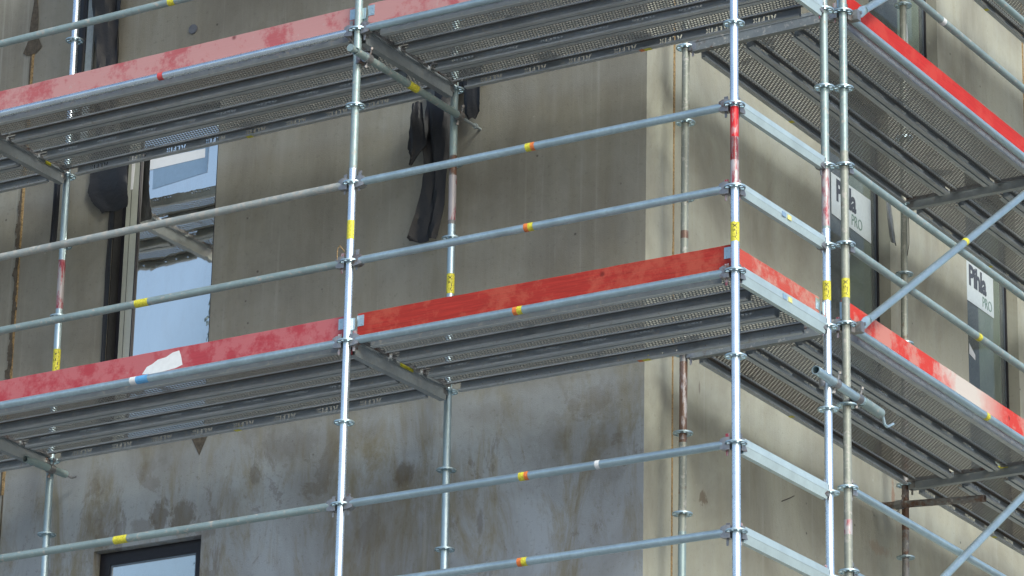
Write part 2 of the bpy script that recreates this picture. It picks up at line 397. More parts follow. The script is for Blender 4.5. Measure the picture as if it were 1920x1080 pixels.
def window(par, to3, a, b, c, d, glassmat, gd=.10, t=.024, stickers=()):
    fr = MB()
    def bx(mb, u0, u1, v0, v1, d0, d1):
        P = [Vector(to3(u, v, dd)) for dd in (d0, d1) for v in (v0, v1) for u in (u0, u1)]
        mb.add(P, [(0, 2, 3, 1), (4, 5, 7, 6), (0, 1, 5, 4), (2, 6, 7, 3), (0, 4, 6, 2), (1, 3, 7, 5)])
    e = .003
    for (u0, u1, v0, v1) in ((a + e, a + t, c + e, d - e), (b - t, b - e, c + e, d - e), (a + t, b - t, c + e, c + t), (a + t, b - t, d - t, d - e)):
        bx(fr, u0, u1, v0, v1, gd - .015, gd + .03)
    w_ = fr.build('window', M['frame'], par)
    gk = MB(); s = .012
    for (u0, u1, v0, v1) in ((a + t, a + t + s, c + t, d - t), (b - t - s, b - t, c + t, d - t), (a + t + s, b - t - s, c + t, c + t + s), (a + t + s, b - t - s, d - t - s, d - t)):
        bx(gk, u0, u1, v0, v1, gd - .006, gd + .02)
    gk.build('gasket', M['framelight'], w_)
    gl = MB(); bx(gl, a + t + s, b - t - s, c + t + s, d - t - s, gd, gd + .006)
    gl.build('pane', glassmat, w_)
    # inner reveal (painted jamb) and dark room behind
    jb = MB()
    bx(jb, a - .012, a + .036, c, d, gd + .032, gd + .20); bx(jb, b - .036, b + .012, c, d, gd + .032, gd + .20)
    bx(jb, a + .036, b - .036, c, c + .03, gd + .032, gd + .20); bx(jb, a + .036, b - .036, d - .03, d, gd + .032, gd + .20)
    jb.build('jamb', M['jamb'], w_)
    rm = MB(); A, B, C_, D_ = a - .7, b + .7, c - .2, d + .2; d0, d1 = gd + .20, gd + 2.6
    P = lambda u, v, q: to3(u, v, q)
    rm.add([P(A, C_, d1), P(B, C_, d1), P(B, D_, d1), P(A, D_, d1)], [(0, 1, 2, 3)])
    rm.add([P(A, C_, d0), P(A, C_, d1), P(A, D_, d1), P(A, D_, d0)], [(0, 1, 2, 3)])
    rm.add([P(B, C_, d0), P(B, C_, d1), P(B, D_, d1), P(B, D_, d0)], [(0, 1, 2, 3)])
    rm.add([P(A, C_, d0), P(B, C_, d0), P(B, C_, d1), P(A, C_, d1)], [(0, 1, 2, 3)])
    rm.add([P(A, D_, d0), P(B, D_, d0), P(B, D_, d1), P(A, D_, d1)], [(0, 1, 2, 3)])
    rm.build('room', M['interior'], w_)
    for (nm, mt, poly, dd) in stickers:
        s_ = MB(); n = len(poly)
        s_.add([to3(u, v, dd) for u, v in poly] + [to3(u, v, dd + .0015) for u, v in poly], [tuple(range(n)), tuple(range(n, 2 * n))] + [(i, (i + 1) % n, n + (i + 1) % n, n + i) for i in range(n)])
        s_.build(nm, M[mt], w_)
    return w_

def text_mesh(s, size, depth=.0008, bold=0.0, spacing=1.0, res=3):
    c = bpy.data.curves.new('t', 'FONT'); c.body = s; c.size = size; c.extrude = depth; c.offset = bold; c.resolution_u = res
    c.space_character = spacing
    o = bpy.data.objects.new('t', c); COL.objects.link(o)
    dg = bpy.context.evaluated_depsgraph_get(); dg.update()
    me = bpy.data.meshes.new_from_object(o.evaluated_get(dg))
    bpy.data.objects.remove(o); bpy.data.curves.remove(c)
    return me
def place_text(me, name, mat, parent, fn):       # fn maps (u,v,w) -> 3D
    me = me.copy(); me.materials.clear(); me.materials.append(mat); me.name = name
    for v in me.vertices: v.co = fn(*v.co)
    return obj(name, me, mat, parent)

wA = window(bld, toL, *opsL[0], M['glass'], stickers=[
    ('paper_sheet', 'greyblue', [(-5.17, 1.925), (-4.72, 1.965), (-4.715, 2.20), (-5.17, 2.15)], .0975),
    ('paper_strip', 'brightpaper', [(-5.20, 2.07), (-4.745, 2.075), (-4.745, 2.14), (-5.20, 2.145)], .0955),
    ('paper_tab', 'brightpaper', [(-5.345, 1.95), (-5.325, 1.95), (-5.315, 2.2), (-5.345, 2.2)], .084)])
lw = MB(); lw.box(-5.372, -5.275, YW + .086, YW + .0985, opsL[0][2] + .03, opsL[0][3] - .03)
lw.build('light_profile', M['profile'], wA)
lw = MB(); lw.box(-5.275, -5.268, YW + .084, YW + .0985, opsL[0][2] + .03, opsL[0][3] - .03).box(-5.335, -5.332, YW + .0845, YW + .086, opsL[0][2] + .03, opsL[0][3] - .03)
lw.build('gasket', M['frame'], wA)
lw = MB(); lw.box(-5.4045, -5.399, YW + .001, YW + .083, opsL[0][2] + .03, opsL[0][3] - .01)
lw.build('membrane_lining', M['membrane'], wA)
lw = MB(); lw.box(-4.571, -4.566, YW + .001, YW + .083, opsL[0][2] + .03, opsL[0][3] - .01)
lw.build('membrane_lining', M['membrane'], wA)
wC = window(bld, toL, *opsL[1], M['glass'], gd=.085, t=.085)
w2 = window(bld, toR, *opsR[0], M['glass_r'], stickers=[('paper_sheet', 'sticker', [(4.03, 1.96), (4.64, 1.94), (4.64, 2.26), (4.03, 2.26)], .0975)])
w3 = window(bld, toR, *opsR[1], M['glass_r'], gd=.10, stickers=[('paper_sheet', 'sticker', [(6.20, 2.03), (6.69, 2.03), (6.69, 2.355), (6.20, 2.345)], .0975),
    ('paper_tab', 'white', [(6.24, 1.62), (6.34, 1.60), (6.34, 1.64), (6.24, 1.70)], .0975)])
w1 = window(bld, toR, *opsR[2], M['glass_r'], stickers=[('paper_tab', 'white', [(4.62, 3.95), (4.72, 3.93), (4.68, 4.0)], .0975), ('paper_tab', 'white', [(5.22, 3.72), (5.30, 3.64), (5.28, 3.85)], .0975)])
tP = text_mesh('Pihla', .215, .0006, .008, .95); tR = text_mesh('PRO', .115, .0006, .0, .95)
for wn, y0, z0 in ((w2, 4.10, 2.085), (w3, 6.255, 2.165)):
    place_text(tP, 'lettering', M['greyink'], wn, lambda u, v, q, y0=y0, z0=z0: (XW - .0963 + q, y0 + u * .80, z0 + v))
    place_text(tR, 'lettering', M['greenink'], wn, lambda u, v, q, y0=y0, z0=z0: (XW - .0963 + q, y0 + .23 + u * .8, z0 - .105 + v))
# window handle block by upper side window
MB().box(XW - .09, XW - .02, 5.50, 5.575, 3.46, 3.56).build('bracket', M['frame'], w1)

# joints: irregular sealed seams
def seam(pts, w0, to3, jit, depth=.004, n=90, mat='seal', name='joint_seal', seed=1):
    rnd = random.Random(seed); mb = MB(); (u0, v0), (u1, v1) = pts; rows = []
    n *= 3; ja = [max(0, rnd.gauss(0, 1)) ** 2 for _ in range(n + 9)]; ka = [max(0, rnd.gauss(0, 1)) ** 2 for _ in range(n + 9)]
    for i in range(n + 1):
        t = i / n; u = u0 + (u1 - u0) * t; v = v0 + (v1 - v0) * t
        j = sum(ja[i:i + 8]) / 8 * jit * .6; k = sum(ka[i:i + 8]) / 8 * jit * .6
        a = u - w0 - j; b = u + w0 + k
        rows.append([to3(a, v, 0.001), to3(a + .002, v, -depth), to3(b - .002, v, -depth), to3(b, v, .001)])
    for r in rows: mb.v += r
    for i in range(n):
        for q in range(3): mb.f.append((4 * i + q, 4 * i + q + 1, 4 * i + q + 5, 4 * i + q + 4))
    return mb.build(name, M[mat], bld)
seam([(-6.195, -8.7), (-6.195, -.1)], .004, toL, .004, mat='sealdark')
seam([(-6.200, -.1), (-6.200, 6.9)], .010, toL, .012, seed=3)
seam([(-6.213, -.1), (-6.213, 6.9)], .006, toL, .006, depth=.006, mat='sealdark', seed=5)
seam([(-6.212, .6), (-6.212, 2.0)], .006, toL, .03, depth=.010, n=60, mat='sealdark', seed=8)
seam([(1.645, -8.7), (1.645, 6.9)], .007, toR, .008, seed=9)
seam([(7.13, -8.7), (7.13, 6.9)], .009, toR, .01, seed=11)
for x, z, r in ((-4.823, 2.985, .034), (-5.742, 3.05, .045)):
    MB().tube((x, YW + .001, z), (x, YW - .010, z), r, 28).build('round_cap', M['cap'], bld)
# glue trickle on the seam at the upper left
mb = MB(); mb.add([toL(-6.20, 3.62, -.007), toL(-6.235, 3.35, -.007), toL(-6.245, 3.2, -.007), toL(-6.285, 3.11, -.007), toL(-6.25, 3.085, -.007), toL(-6.17, 3.09, -.007), toL(-6.12, 3.13, -.007), toL(-6.165, 3.22, -.007), toL(-6.17, 3.35, -.007)], [(8, 7, 6, 5, 4, 3, 2, 1, 0)])
mb.build('glue_stain', M['sealdark'], bld)
# broken triangular notch hanging below the lower deck
MB().add([toL(-4.66, .07, -.003), toL(-4.52, .10, -.003), toL(-4.592, -.055, -.003)], [(2, 1, 0)]).build('plaster_notch', M['sealdark'], bld)

# ------------------------------------------------------------------ standards
ZO, AX, BY = .1127, -.0128, .3145
Y4 = 1.09 + BY
ST = {  # base x, y, dx, dy, tilt x, tilt y
 'S1': (-2.57, 0, -.0186, .0004, .0002, -.0021), 'S2': (0, 0, -.0072, .01, -.0048, -.0003),
 'S3': (0, 1.09, .0184, .0012, -.0016, -.0023), 'S4': (AX, Y4, .0065, -.0173, -.0005, .002),
 'I1': (-2.57, 1.09, .0051, -.0097, -.0022, -.0059), 'I2': (AX - 1.09, Y4, -.0025, .0082, .0041, -.0014),
 'I3': (AX - 1.09, Y4 + 3.07, -.004, .0091, .0102, .0051), 'I0': (-5.64, 1.09, .0023, -.0019, -.0109, .0012),
 'S0': (-5.64, 0, 0, 0, -.004, 0), 'S5': (AX, Y4 + 3.07, 0, 0, .003, 0)}
RIGHT = {'S4', 'I2', 'I3', 'S5'}
def spos(n, z):
    b = ST[n]; zz = z + (ZO if n in RIGHT else 0)
    return Vector((b[0] + b[2] + b[4] * zz, b[1] + b[3] + b[5] * zz, zz))
def rosette_mesh():
    mb = MB(); ri, ra, rb_, ro = .0245, .034, .053, .0615; h = .0045; n = 48
    def ring(r0, r1):
        o = []
        for i in range(n):
            t = 2 * pi * i / n
            o += [(r0 * cos(t), r0 * sin(t), -h), (r1 * cos(t), r1 * sin(t), -h), (r1 * cos(t), r1 * sin(t), h), (r0 * cos(t), r0 * sin(t), h)]
        fs = []
        for i in range(n):
            a, b = 4 * i, 4 * ((i + 1) % n)
            for q in range(4): fs.append((a + q, a + (q + 1) % 4, b + (q + 1) % 4, b + q))
        mb.add(o, [f[::-1] for f in fs])
    ring(ri, ra); ring(rb_, ro)
    for k in range(8):
        t = k * pi / 4 + pi / 8; Mx = Matrix.Rotation(t, 4, 'Z')
        mb.box(ra - .002, rb_ + .002, -.0075, .0075, -h + .0003, h - .0003, Mx)
    return mb.mesh('rosette')
ROS = rosette_mesh(); ROS.materials.append(M['galv'])
ALF = text_mesh('ALFIX', .036, .0004, .0008, 1.0, 2)
def tube_label(parent, n, z, h, mat='yellow', face=-pi * .37, text=True, half=False):
    """label wrapped round a standard"""
    c = spos(n, z - (ZO if n in RIGHT else 0)) - base_of(n)
    r = .0249; mb = MB(); seg = 20; span = pi * (1.3 if not half else .8)
    vs = []
    for zz in (-h / 2, h / 2):
        for i in range(seg + 1):
            t = face - span / 2 + span * i / seg; vs.append(c + Vector((r * cos(t), r * sin(t), zz)))
    mb.add(vs, [(i, i + 1, seg + 2 + i, seg + 1 + i) for i in range(seg)])
    o = mb.build('label', M[mat], parent)
    if text:
        wd = max(v.co.x for v in ALF.vertices); s = h * .8 / wd
        def fn(u, v, q):
            t = face + (-(v - .013)) * s / r * .9
            return c + Vector(((r + .0006) * cos(t), (r + .0006) * sin(t), (u - wd / 2) * s))
        place_text(ALF, 'lettering', M['labelink'], o, fn)
def base_of(n): return Vector((spos(n, 0).x, spos(n, 0).y, -8.8))
def standard(n, segs, label, marks=(), zmin=-4, zmax=4.9):
    b = base_of(n); root = empty('scaffold_standard', b)
    tag(root, label, 'scaffold pole', 'upright poles of the scaffolding')
    z0 = -8.8
    L = lambda z: spos(n, z - (ZO if n in RIGHT else 0)) - b
    for (z1, mt) in segs:
        mb = MB(); mb.tube(L(z0), L(z1), .02415, 24); 
        if z1 < 4.5: mb.tube(L(z1 - .004), L(z1 + .003), .0252, 24)
        mb.build('tube', M[mt], root); z0 = z1
    k = zmin
    while k <= zmax - .4:
        o = obj('rosette', ROS, None, root); o.location = spos(n, k) - b; o.rotation_euler = (0, 0, 0); k += .5
    for mk in marks:
        if mk[0] == 'label': tube_label(root, n, *mk[1:])
        else:
            _, za, zb, mt = mk
            MB().tube(L(za), L(zb), .02445, 24, cap=False).build('paint_patch', M[mt], root)
    MB().box(-.075, .075, -.075, .075, 0, .008).tube((0, 0, .008), (0, 0, .25), .019).build('base_jack', M['galv'], root)
    return root
standard('S1', [(1.09, 'shiny'), (4.9, 'dull')], 'scaffold pole at the middle left in front of the wall, bright below and duller above', [('label', .70, .12, 'yellow', -pi * .45, False, True)])
standard('S2', [(.51, 'shiny'), (1.0, 'galv'), (4.9, 'shiny')], 'bright corner pole with a red painted length, outermost at the scaffolding corner', [('paint', .50, .80, 'redthin'), ('paint', .66, .985, 'redpaint'), ('label', .23, .115, 'yellow')])
standard('S3', [(.60, 'shiny'), (4.9, 'dull')], 'pole with bright lower half and red streaks, left one of the close pair', [('paint', .62, .98, 'redthin'), ('label', .22, .12, 'yellow')])
standard('S4', [(1.2, 'khaki'), (4.9, 'dull')], 'dull grey pole with a yellow label, right one of the close pair', [('label', .335, .12, 'yellow'), ('paint', -1.17, -1.08, 'redthin')])
standard('I1', [(1.09, 'galv'), (1.55, 'rusty'), (4.9, 'dull')], 'inner pole near the wall behind the hanging black strip, rusty red above a bright length', [('paint', 1.12, 1.42, 'redthin'), ('label', .70, .13, 'yellow')])
standard('I2', [(-1.0, 'dull'), (-.45, 'khaki'), (.1, 'rusty'), (4.9, 'khaki')], 'inner pole close to the building corner, rust brown under the lower deck', [('paint', -.43, .06, 'rustpaint'), ('paint', .85, .90, 'rustpaint')])
standard('I3', [(.9, 'rusty'), (4.9, 'khaki')], 'inner pole at the right wall between the two side windows', [('paint', -.2, .02, 'rustpaint')])
standard('I0', [(-.9, 'dull'), (1.05, 'galv'), (1.45, 'galv'), (2.3, 'galv'), (4.9, 'shiny')], 'inner pole at the far left beside the wall seam, with a dark red smear', [('paint', 1.05, 1.40, 'redthin'), ('label', .685, .17, 'yellow')])
standard('S0', [(4.9, 'galv')], 'outer pole beyond the left edge of the picture')
standard('S5', [(4.9, 'galv')], 'outer pole beyond the right edge of the picture')

# ------------------------------------------------------------------ ledgers (round rails)
def head_mb(s):            # s=+1 at start, -1 at end; local x along rail
    mb = MB()
    x = lambda v: v * s
    poly = [(-.026, -.036), (.026, -.036), (.026, .036), (-.026, .036)]
    a, b = sorted((x(.030), x(.085)))
    vs = []
    for xx, k in ((x(.030), 1.0), (x(.062), 1.0), (x(.090), .78)):
        for (yy, zz) in poly: vs.append((xx, yy * k * (.75 if xx == x(.030) else 1), zz * k))
    fs = []
    for r in range(2):
        for i in range(4): fs.append((4 * r + i, 4 * r + (i + 1) % 4, 4 * r + 4 + (i + 1) % 4, 4 * r + 4 + i))
    fs += [(3, 2, 1, 0), (8, 9, 10, 11)]
    if s < 0: fs = [f[::-1] for f in fs]
    return mb.add(vs, fs)
def wedge_mb(s):
    mb = MB(); x0, x1 = sorted((s * .044, s * .060))
    return mb.add([(x0, -.003, -.065), (x1 - .004, -.003, -.065), (x1 + .004, -.003, .062), (x0 - .004, -.003, .062), (x0, .003, -.065), (x1 - .004, .003, -.065), (x1 + .004, .003, .062), (x0 - .004, .003, .062)],
                  [(0, 1, 2, 3), (7, 6, 5, 4), (0, 4, 5, 1), (1, 5, 6, 2), (2, 6, 7, 3), (3, 7, 4, 0)])
HEAD = {}; 
for s in (1, -1):
    HEAD[s] = head_mb(s).mesh('ledger_head'); HEAD[s].materials.append(M['clamp'])
    HEAD[s, 'w'] = wedge_mb(s).mesh('wedge')
    HEAD[s, 'w'].materials.append(M['clamp'])
WEDR = {s: HEAD[s, 'w'].copy() for s in (1, -1)}
for s in WEDR: WEDR[s].materials.clear(); WEDR[s].materials.append(M['redthin'])
def put(o, a, b):
    d = b - a
    o.matrix_world = Matrix.Translation(a) @ d.to_track_quat('X', 'Z').to_matrix().to_4x4()
    return d.length
def add_heads(root, L):
    for s, x in ((1, 0), (-1, L)):
        h = obj('ledger_head', HEAD[s], None, root); h.location = (x, 0, 0)
        wd = obj('wedge', (WEDR if random.random() < .4 else {1: HEAD[1, 'w'], -1: HEAD[-1, 'w']})[s], None, h)
        wd.location = (0, 0, random.uniform(-.012, .012))
def band(root, x0, x1, mat, r=.0250, name='label_band'):
    MB().tube((x0, 0, 0), (x1, 0, 0), r, 24, cap=False).build(name, M[mat], root)
def ledger(n1, n2, z, mat, label, bands=(), r=.02415, zfrom=None, dirt=None):
    a, b = spos(n1, z), spos(n2, z)
    root = empty('scaffold_ledger'); L = put(root, a, b)
    tag(root, label, 'scaffold rail', 'long horizontal rails of the scaffolding')
    mb = MB()
    nseg = 40; rr = random.Random(hash((n1, n2, int(z * 10))) & 0xffff)
    if dirt:      # caked mortar along the top of old rails
        ms = MB(); n_ = 260; vs = []
        for i in range(n_ + 1):
            x = .09 + (L - .18) * i / n_
            hh = -.0008 + (rr.random() ** 3) * .0045 * min(1, dirt / 80) + (.002 if rr.random() < dirt / 1500 else 0)
            for q in range(5):
                an = -.55 + 1.1 * q / 4; k = (1 - abs(q - 2) / 2)
                rad = .02405 + (hh + .0006) * k
                vs.append((x, rad * sin(an + .25), rad * cos(an + .25)))
        ms.add(vs, [(5 * i + q, 5 * i + 5 + q, 5 * i + 6 + q, 5 * i + 1 + q) for i in range(n_) for q in range(4)])
        ms.build('mortar_crust', M['dirty'], root)
    mb.tube((.06, 0, 0), (L - .06, 0, 0), r, 24); mb.build('tube', M[mat], root)
    add_heads(root, L)
    for bd in bands:
        xc = bd[0] * L; x = xc
        for wd, mt in bd[1:]:
            band(root, x, x + wd, mt); x += wd
    return root
lv = {-1.5: 'lowest', -1: 'low', 0: 'deck', .5: 'lower guard', 1: 'upper guard', 2: 'deck', 2.5: 'lower guard', 3: 'upper guard'}
OY = [(.028, 'orange'), (.034, 'yellow')]; YO = [(.036, 'yellow'), (.026, 'orange')]
for z, mat, bd, lb in (
    (-1.5, 'galv', [(.468, *OY)], 'lowest rail of the corner bay, with an orange and yellow band'),
    (-1, 'galv', [(.468, *YO), (.66, (.028, 'white'))], 'rail below the lower deck at the corner bay, with yellow orange and white bands'),
    (0, 'galv', [(.445, *OY)], 'rail along the foot of the deep red toe board at the corner bay'),
    (.5, 'galv', [(.47, *OY)], 'guard rail just above the deep red toe board at the corner bay'),
    (1, 'galv', [(.47, *YO)], 'upper guard rail of the corner bay, passing in front of the hanging black strip'),
    (2, 'galv', [], 'rail along the upper deck of the corner bay'),
    (2.5, 'galv', [], 'guard rail above the picture at the corner bay'),):
    ledger('S1', 'S2', z, mat, lb, bd)
for z, mat, bd, lb, dn in (
    (-1, 'dull', [(.463, (.10, 'yellow'))], 'rail crossing above the bottom left window, with a yellow band', 10),
    (0, 'galv', [(.482, (.045, 'white'), (.09, 'bluelabel'))], 'rail at the foot of the worn red toe board, with a blue label', 0),
    (.5, 'dull', [(.483, (.10, 'yellow'))], 'mortar splashed guard rail crossing the lower half of the left window', 90),
    (1, 'dirty', [], 'mortar crusted guard rail crossing the upper half of the left window', 160),
    (2, 'shiny', [(.51, (.04, 'redlabel'))], 'bright rail along the upper left deck with a small red label', 0),
    (2.5, 'dull', [(.525, (.05, 'yellow'))], 'guard rail across the top left corner of the picture', 120)):
    ledger('S0', 'S1', z, mat, lb, bd, dirt=dn)
for z, mat, bd, lb, dn in (
    (-1.5, 'galv', [], 'side rail below the bottom edge of the picture', 0),
    (-1, 'galv', [], 'pale side rail running down to the bottom right corner', 10),
    (0, 'galv', [(.63, (.05, 'yellow'))], 'side rail along the foot of the whitened red toe board', 0),
    (.5, 'dull', [(.60, (.05, 'yellow'))], 'side guard rail passing behind the lower diagonal brace, with a yellow band', 20),
    (1, 'dull', [], 'side guard rail passing in front of the white window sticker', 150),
    (2, 'galv', [], 'side rail along the bright red toe board of the upper deck', 30),
    (2.5, 'dull', [(.455, (.05, 'white'))], 'side guard rail across the upper right wall with a white band', 20),
    (3, 'dull', [], 'side guard rail at the top right corner of the picture', 10),
    (4, 'galv', [], 'side rail of the topmost deck', 0)):
    ledger('S4', 'S5', z, mat, lb, bd, dirt=dn)

# ------------------------------------------------------------------ transoms (U beams across the scaffold)
def transom(n1, n2, z, mat, label, tall=.108, style='beam', stick=None):
    a, b = spos(n1, z), spos(n2, z)
    root = empty('transom'); L = put(root, a, b)
    tag(root, label, 'scaffold beam', 'short cross beams of the scaffolding')
    mb = MB(); h1 = .036; h0 = h1 - tall
    hw = .026
    if style == 'beam':    # open-topped channel with outward lips
        pr = [(-hw, h1), (-hw, h1 - tall * .28), (-hw * .84, h1 - tall * .30), (-hw * .84, h0), (hw * .84, h0), (hw * .84, h1 - tall * .30), (hw, h1 - tall * .28), (hw, h1)]
    else:
        pr = [(-hw, h1), (-hw, (h1 + h0) / 2 + .004), (-hw * .93, (h1 + h0) / 2), (-hw * .55, h0), (hw * .55, h0), (hw * .93, (h1 + h0) / 2), (hw, (h1 + h0) / 2 + .004), (hw, h1)]
    inner = [(y * .85, (zc if zc == h1 else zc + .003) if abs(zc - h0) > 1e-6 else h0 + .004) for y, zc in pr]
    n = len(pr); vs = []
    for x in (.055, L - .055):
        vs += [(x, y, zc) for y, zc in pr] + [(x, y, zc) for y, zc in inner]
    fs = []; m2 = 2 * n
    for i in range(n - 1):
        fs.append((i, i + 1, m2 + i + 1, m2 + i)); fs.append((n + i, m2 + n + i, m2 + n + i + 1, n + i + 1))
        fs.append((i, n + i, n + i + 1, i + 1)); fs.append((m2 + i, m2 + i + 1, m2 + n + i + 1, m2 + n + i))
    fs.append((0, m2, m2 + n, n)); fs.append((n - 1, 2 * n - 1, m2 + 2 * n - 1, m2 + n - 1))
    mb.add(vs, fs); bo_ = mb.build('beam', M[mat], root)
    for p_ in bo_.data.polygons: p_.use_smooth = False
    add_heads(root, L)
    if stick:
        x, wdt, mt = stick
        MB().box(x, x + wdt, -hw - .0015, -hw, h1 - tall * .36, h1 - .008).build('label', M[mt], root)
    return root
transom('S1', 'I1', 0, 'deckrail', 'cross beam under the lower deck between the middle pole pair, with a yellow label', stick=(.52, .14, 'yellow'))
transom('S1', 'I1', 2, 'deckrail', 'cross beam under the upper deck above the wall tie tube')
transom('S0', 'I0', 0, 'deckrail', 'cross beam under the lower deck at the left edge of the picture')
transom('S0', 'I0', 2, 'deckrail', 'cross beam under the upper deck at the left edge of the picture', stick=(.82, .06, 'yellow'))
for z, mt, tl, lb in ((0, 'satin', .095, 'pale end beam of the lower deck under the faded red end board'), (.5, 'satin', .072, 'lower end guard beam above the faded red end board'), (1, 'satin', .072, 'upper end guard beam below the upper deck at the corner'),
                  (-1, 'satin', .088, 'pale creased end beam in the storey below the lower deck'), (-1.5, 'satin', .088, 'pale creased end beam at the bottom edge of the picture'), (2, 'satin', .095, 'end beam of the upper deck at the corner')):
    r_ = transom('S2', 'S3', z, mt, lb, tl, 'box')
    if z in (0, .5):
        MB().box(.50, .545, -.0283, -.0268, -.006, .022).build('label', M['greyblue'], r_); MB().box(.565, .61, -.0283, -.0268, -.006, .022).build('label', M['paleyellow'], r_)
transom('I2', 'S4', 0, 'deckbeam', 'cross beam at the start of the lower side deck', .08)
transom('I2', 'S4', 2, 'deckbeam', 'cross beam at the start of the upper side deck', .08)
transom('I3', 'S5', 0, 'deckrail', 'cross beam under the lower side deck at the right, with a yellow and blue label', .075, stick=(.66, .10, 'yellow'))
transom('I3', 'S5', 2, 'deckrail', 'cross beam under the upper side deck at the right', .075)
transom('I3', 'S5', 4, 'deckrail', 'cross beam under the topmost side deck', .075)

# ------------------------------------------------------------------ deck planks
def stencil_letters(x, z, s):
    """punched letters of ALFIX, upright around (x,z): list of polygons"""
    P = []
    def q(*pts): P.append([(x + a * s, z + b * s) for a, b in pts])
    q((-.05, 0), (.2, 0), (.40, .62), (.24, 1)); q((.50, .38), (.64, 1), (.92, 0), (.68, 0))             # A
    q((1.15, .2), (1.38, .2), (1.38, 1), (1.15, 1)); q((1.15, 0), (1.7, 0), (1.7, .16), (1.15, .16))       # L
    q((1.95, 0), (2.18, 0), (2.18, .78), (1.95, .78)); q((1.95, .83), (2.5, .83), (2.5, 1), (1.95, 1)); q((2.23, .38), (2.44, .38), (2.44, .56), (2.23, .56))  # F
    q((2.75, 0), (2.99, 0), (2.99, 1), (2.75, 1))                                                             # I
    q((3.2, 0), (3.42, 0), (3.48, .36), (3.36, .44)); q((3.68, 0), (3.9, 0), (3.76, .44), (3.62, .36))
    q((3.2, 1), (3.42, 1), (3.48, .64), (3.36, .56)); q((3.68, 1), (3.9, 1), (3.76, .56), (3.62, .64))       # X
    return P
def flange_mesh(L, kind, y, name='side_rail'):
    c = bpy.data.curves.new('f', 'CURVE'); c.dimensions = '2D'; c.fill_mode = 'BOTH'
    def spl(pts):
        s = c.splines.new('POLY'); s.points.add(len(pts) - 1)
        for p, (a, b) in zip(s.points, pts): p.co = (a, b, 0, 1)
        s.use_cyclic_u = True
    h0, h1 = -.041, .020; e = L / 2 - .115
    spl([(-e, h0), (e, h0), (e, h1), (-e, h1)])
    if kind == 'text':
        x = -e + .10; s = .028
        while x < e - .2:
            for P in stencil_letters(x, -.017, s): spl([(x + (3.88 * s - (a - x)) * 1.42, 2 * (-.017 + .5 * s) - b) for a, b in P])
            x += .32
    else:
        x = -e + .06; 
        while x < e - .04:
            spl([(x + .0045 * cos(2 * pi * i / 10), -.012 + .0045 * sin(2 * pi * i / 10)) for i in range(10)]); x += .096
    o = bpy.data.objects.new('f', c); COL.objects.link(o)
    dg = bpy.context.evaluated_depsgraph_get(); dg.update()
    me = bpy.data.meshes.new_from_object(o.evaluated_get(dg)); bpy.data.objects.remove(o); bpy.data.curves.remove(c)
    for v in me.vertices: v.co = (v.co.x, y, v.co.y)
    me.name = name; me.materials.clear(); me.materials.append(M['deckrail']); return me
PL = {}
def plank_proto(L, kind):
    e = L / 2 - .04; d = {}
    top = MB(); n = 1
    top.box(-e, e, -.158, .158, .018, .0205); d['sheet'] = top.mesh('deck_sheet')
    d['far'] = flange_mesh(L, kind, .158); d['near'] = flange_mesh(L, 'dots', -.158)
    lp = MB(); ef = e - .075
    for s in (-1, 1):
        y0, y1 = sorted((s * .1595, s * .127)); lp.box(-ef, ef, y0, y1, -.044, -.0415)
        y0, y1 = sorted((s * .127, s * .1295)); lp.box(-ef, ef, y0, y1, -.0415, -.032)
        y0, y1 = sorted((s * .108, s * .112)); lp.box(-e, e, y0, y1, .008, .0178)
    d['lip'] = lp.mesh('bottom_lip'); d['lip'].materials.append(M['decklip'])
    for s in (-1, 1):
        hk = MB()
        x0, x1 = sorted((s * e, s * (e - .004))); hk.box(x0, x1, -.157, .157, -.004, .0178)
        for y in (-.10, .10):
            hk.tube((s * (e - .05), y * 1.3, .0175), (s * (e - .05), y * 1.3, .006), .010, 10)
            a0, a1 = sorted((s * (e - .002), s * (L / 2 - .004))); hk.box(a0, a1, y - .022, y + .022, .016, .023)
            a0, a1 = sorted((s * (L / 2 - .012), s * (L / 2 - .004))); hk.box(a0, a1, y - .022, y + .022, -.004, .016)
        d['hook', s] = hk.mesh('end_hook'); d['hook', s].materials.append(M['clamp'])
    return d
for L in (2.57, 3.07):
    for k in ('text', 'dots'): PL[L, k] = plank_proto(L, k)
def plank(L, kind, a, b, perf, label, tape=None):
    d = PL[L, kind]; root = empty('deck_plank'); mid = (a + b) / 2; v = b - a
    root.location = mid; root.rotation_euler = (0, 0, math.atan2(v.y, v.x))
    tag(root, label, 'deck plank', 'perforated steel planks of the decks')
    key = 'sheet_' + perf
    if key not in d: d[key] = d['sheet'].copy(); d[key].materials.clear(); d[key].materials.append(M[perf])
    obj('deck_sheet', d[key], None, root); obj('side_rail', d['far'], None, root); obj('side_rail', d['near'], None, root)
    obj('bottom_lip', d['lip'], None, root); obj('end_hook', d['hook', 1], None, root); obj('end_hook', d['hook', -1], None, root)
    if tape:
        x = tape[0]
        for wdt, mt in tape[1:]:
            MB().box(x, x + wdt, .1602, .1614, -.040, -.010).box(x, x + wdt, .1285, .1602, -.0456, -.0444).build('label', M[mt], root); x += wdt
    return root
POSW = ['outermost', 'middle', 'wall side']
def deck(p00, p10, p01, p11, L, kinds, perfs, phrase, dz=.011, tapes={}):
    """p00-p10 outer edge (start,end), p01-p11 inner edge"""
    for i in range(3):
        f = (.508 + (i - 1) * .334 / 1.09)
        a = p00.lerp(p01, f); b = p10.lerp(p11, f); a.z += dz; b.z += dz
        plank(L, kinds[i], a, b, perfs[i], '%s perforated steel plank of the %s' % (POSW[i], phrase), tapes.get(i))
def far(n1, n2, z, k): return spos(n1, z) + (spos(n1, z) - spos(n2, z)) * k
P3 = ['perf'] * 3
TD, DD = 'text', 'dots'
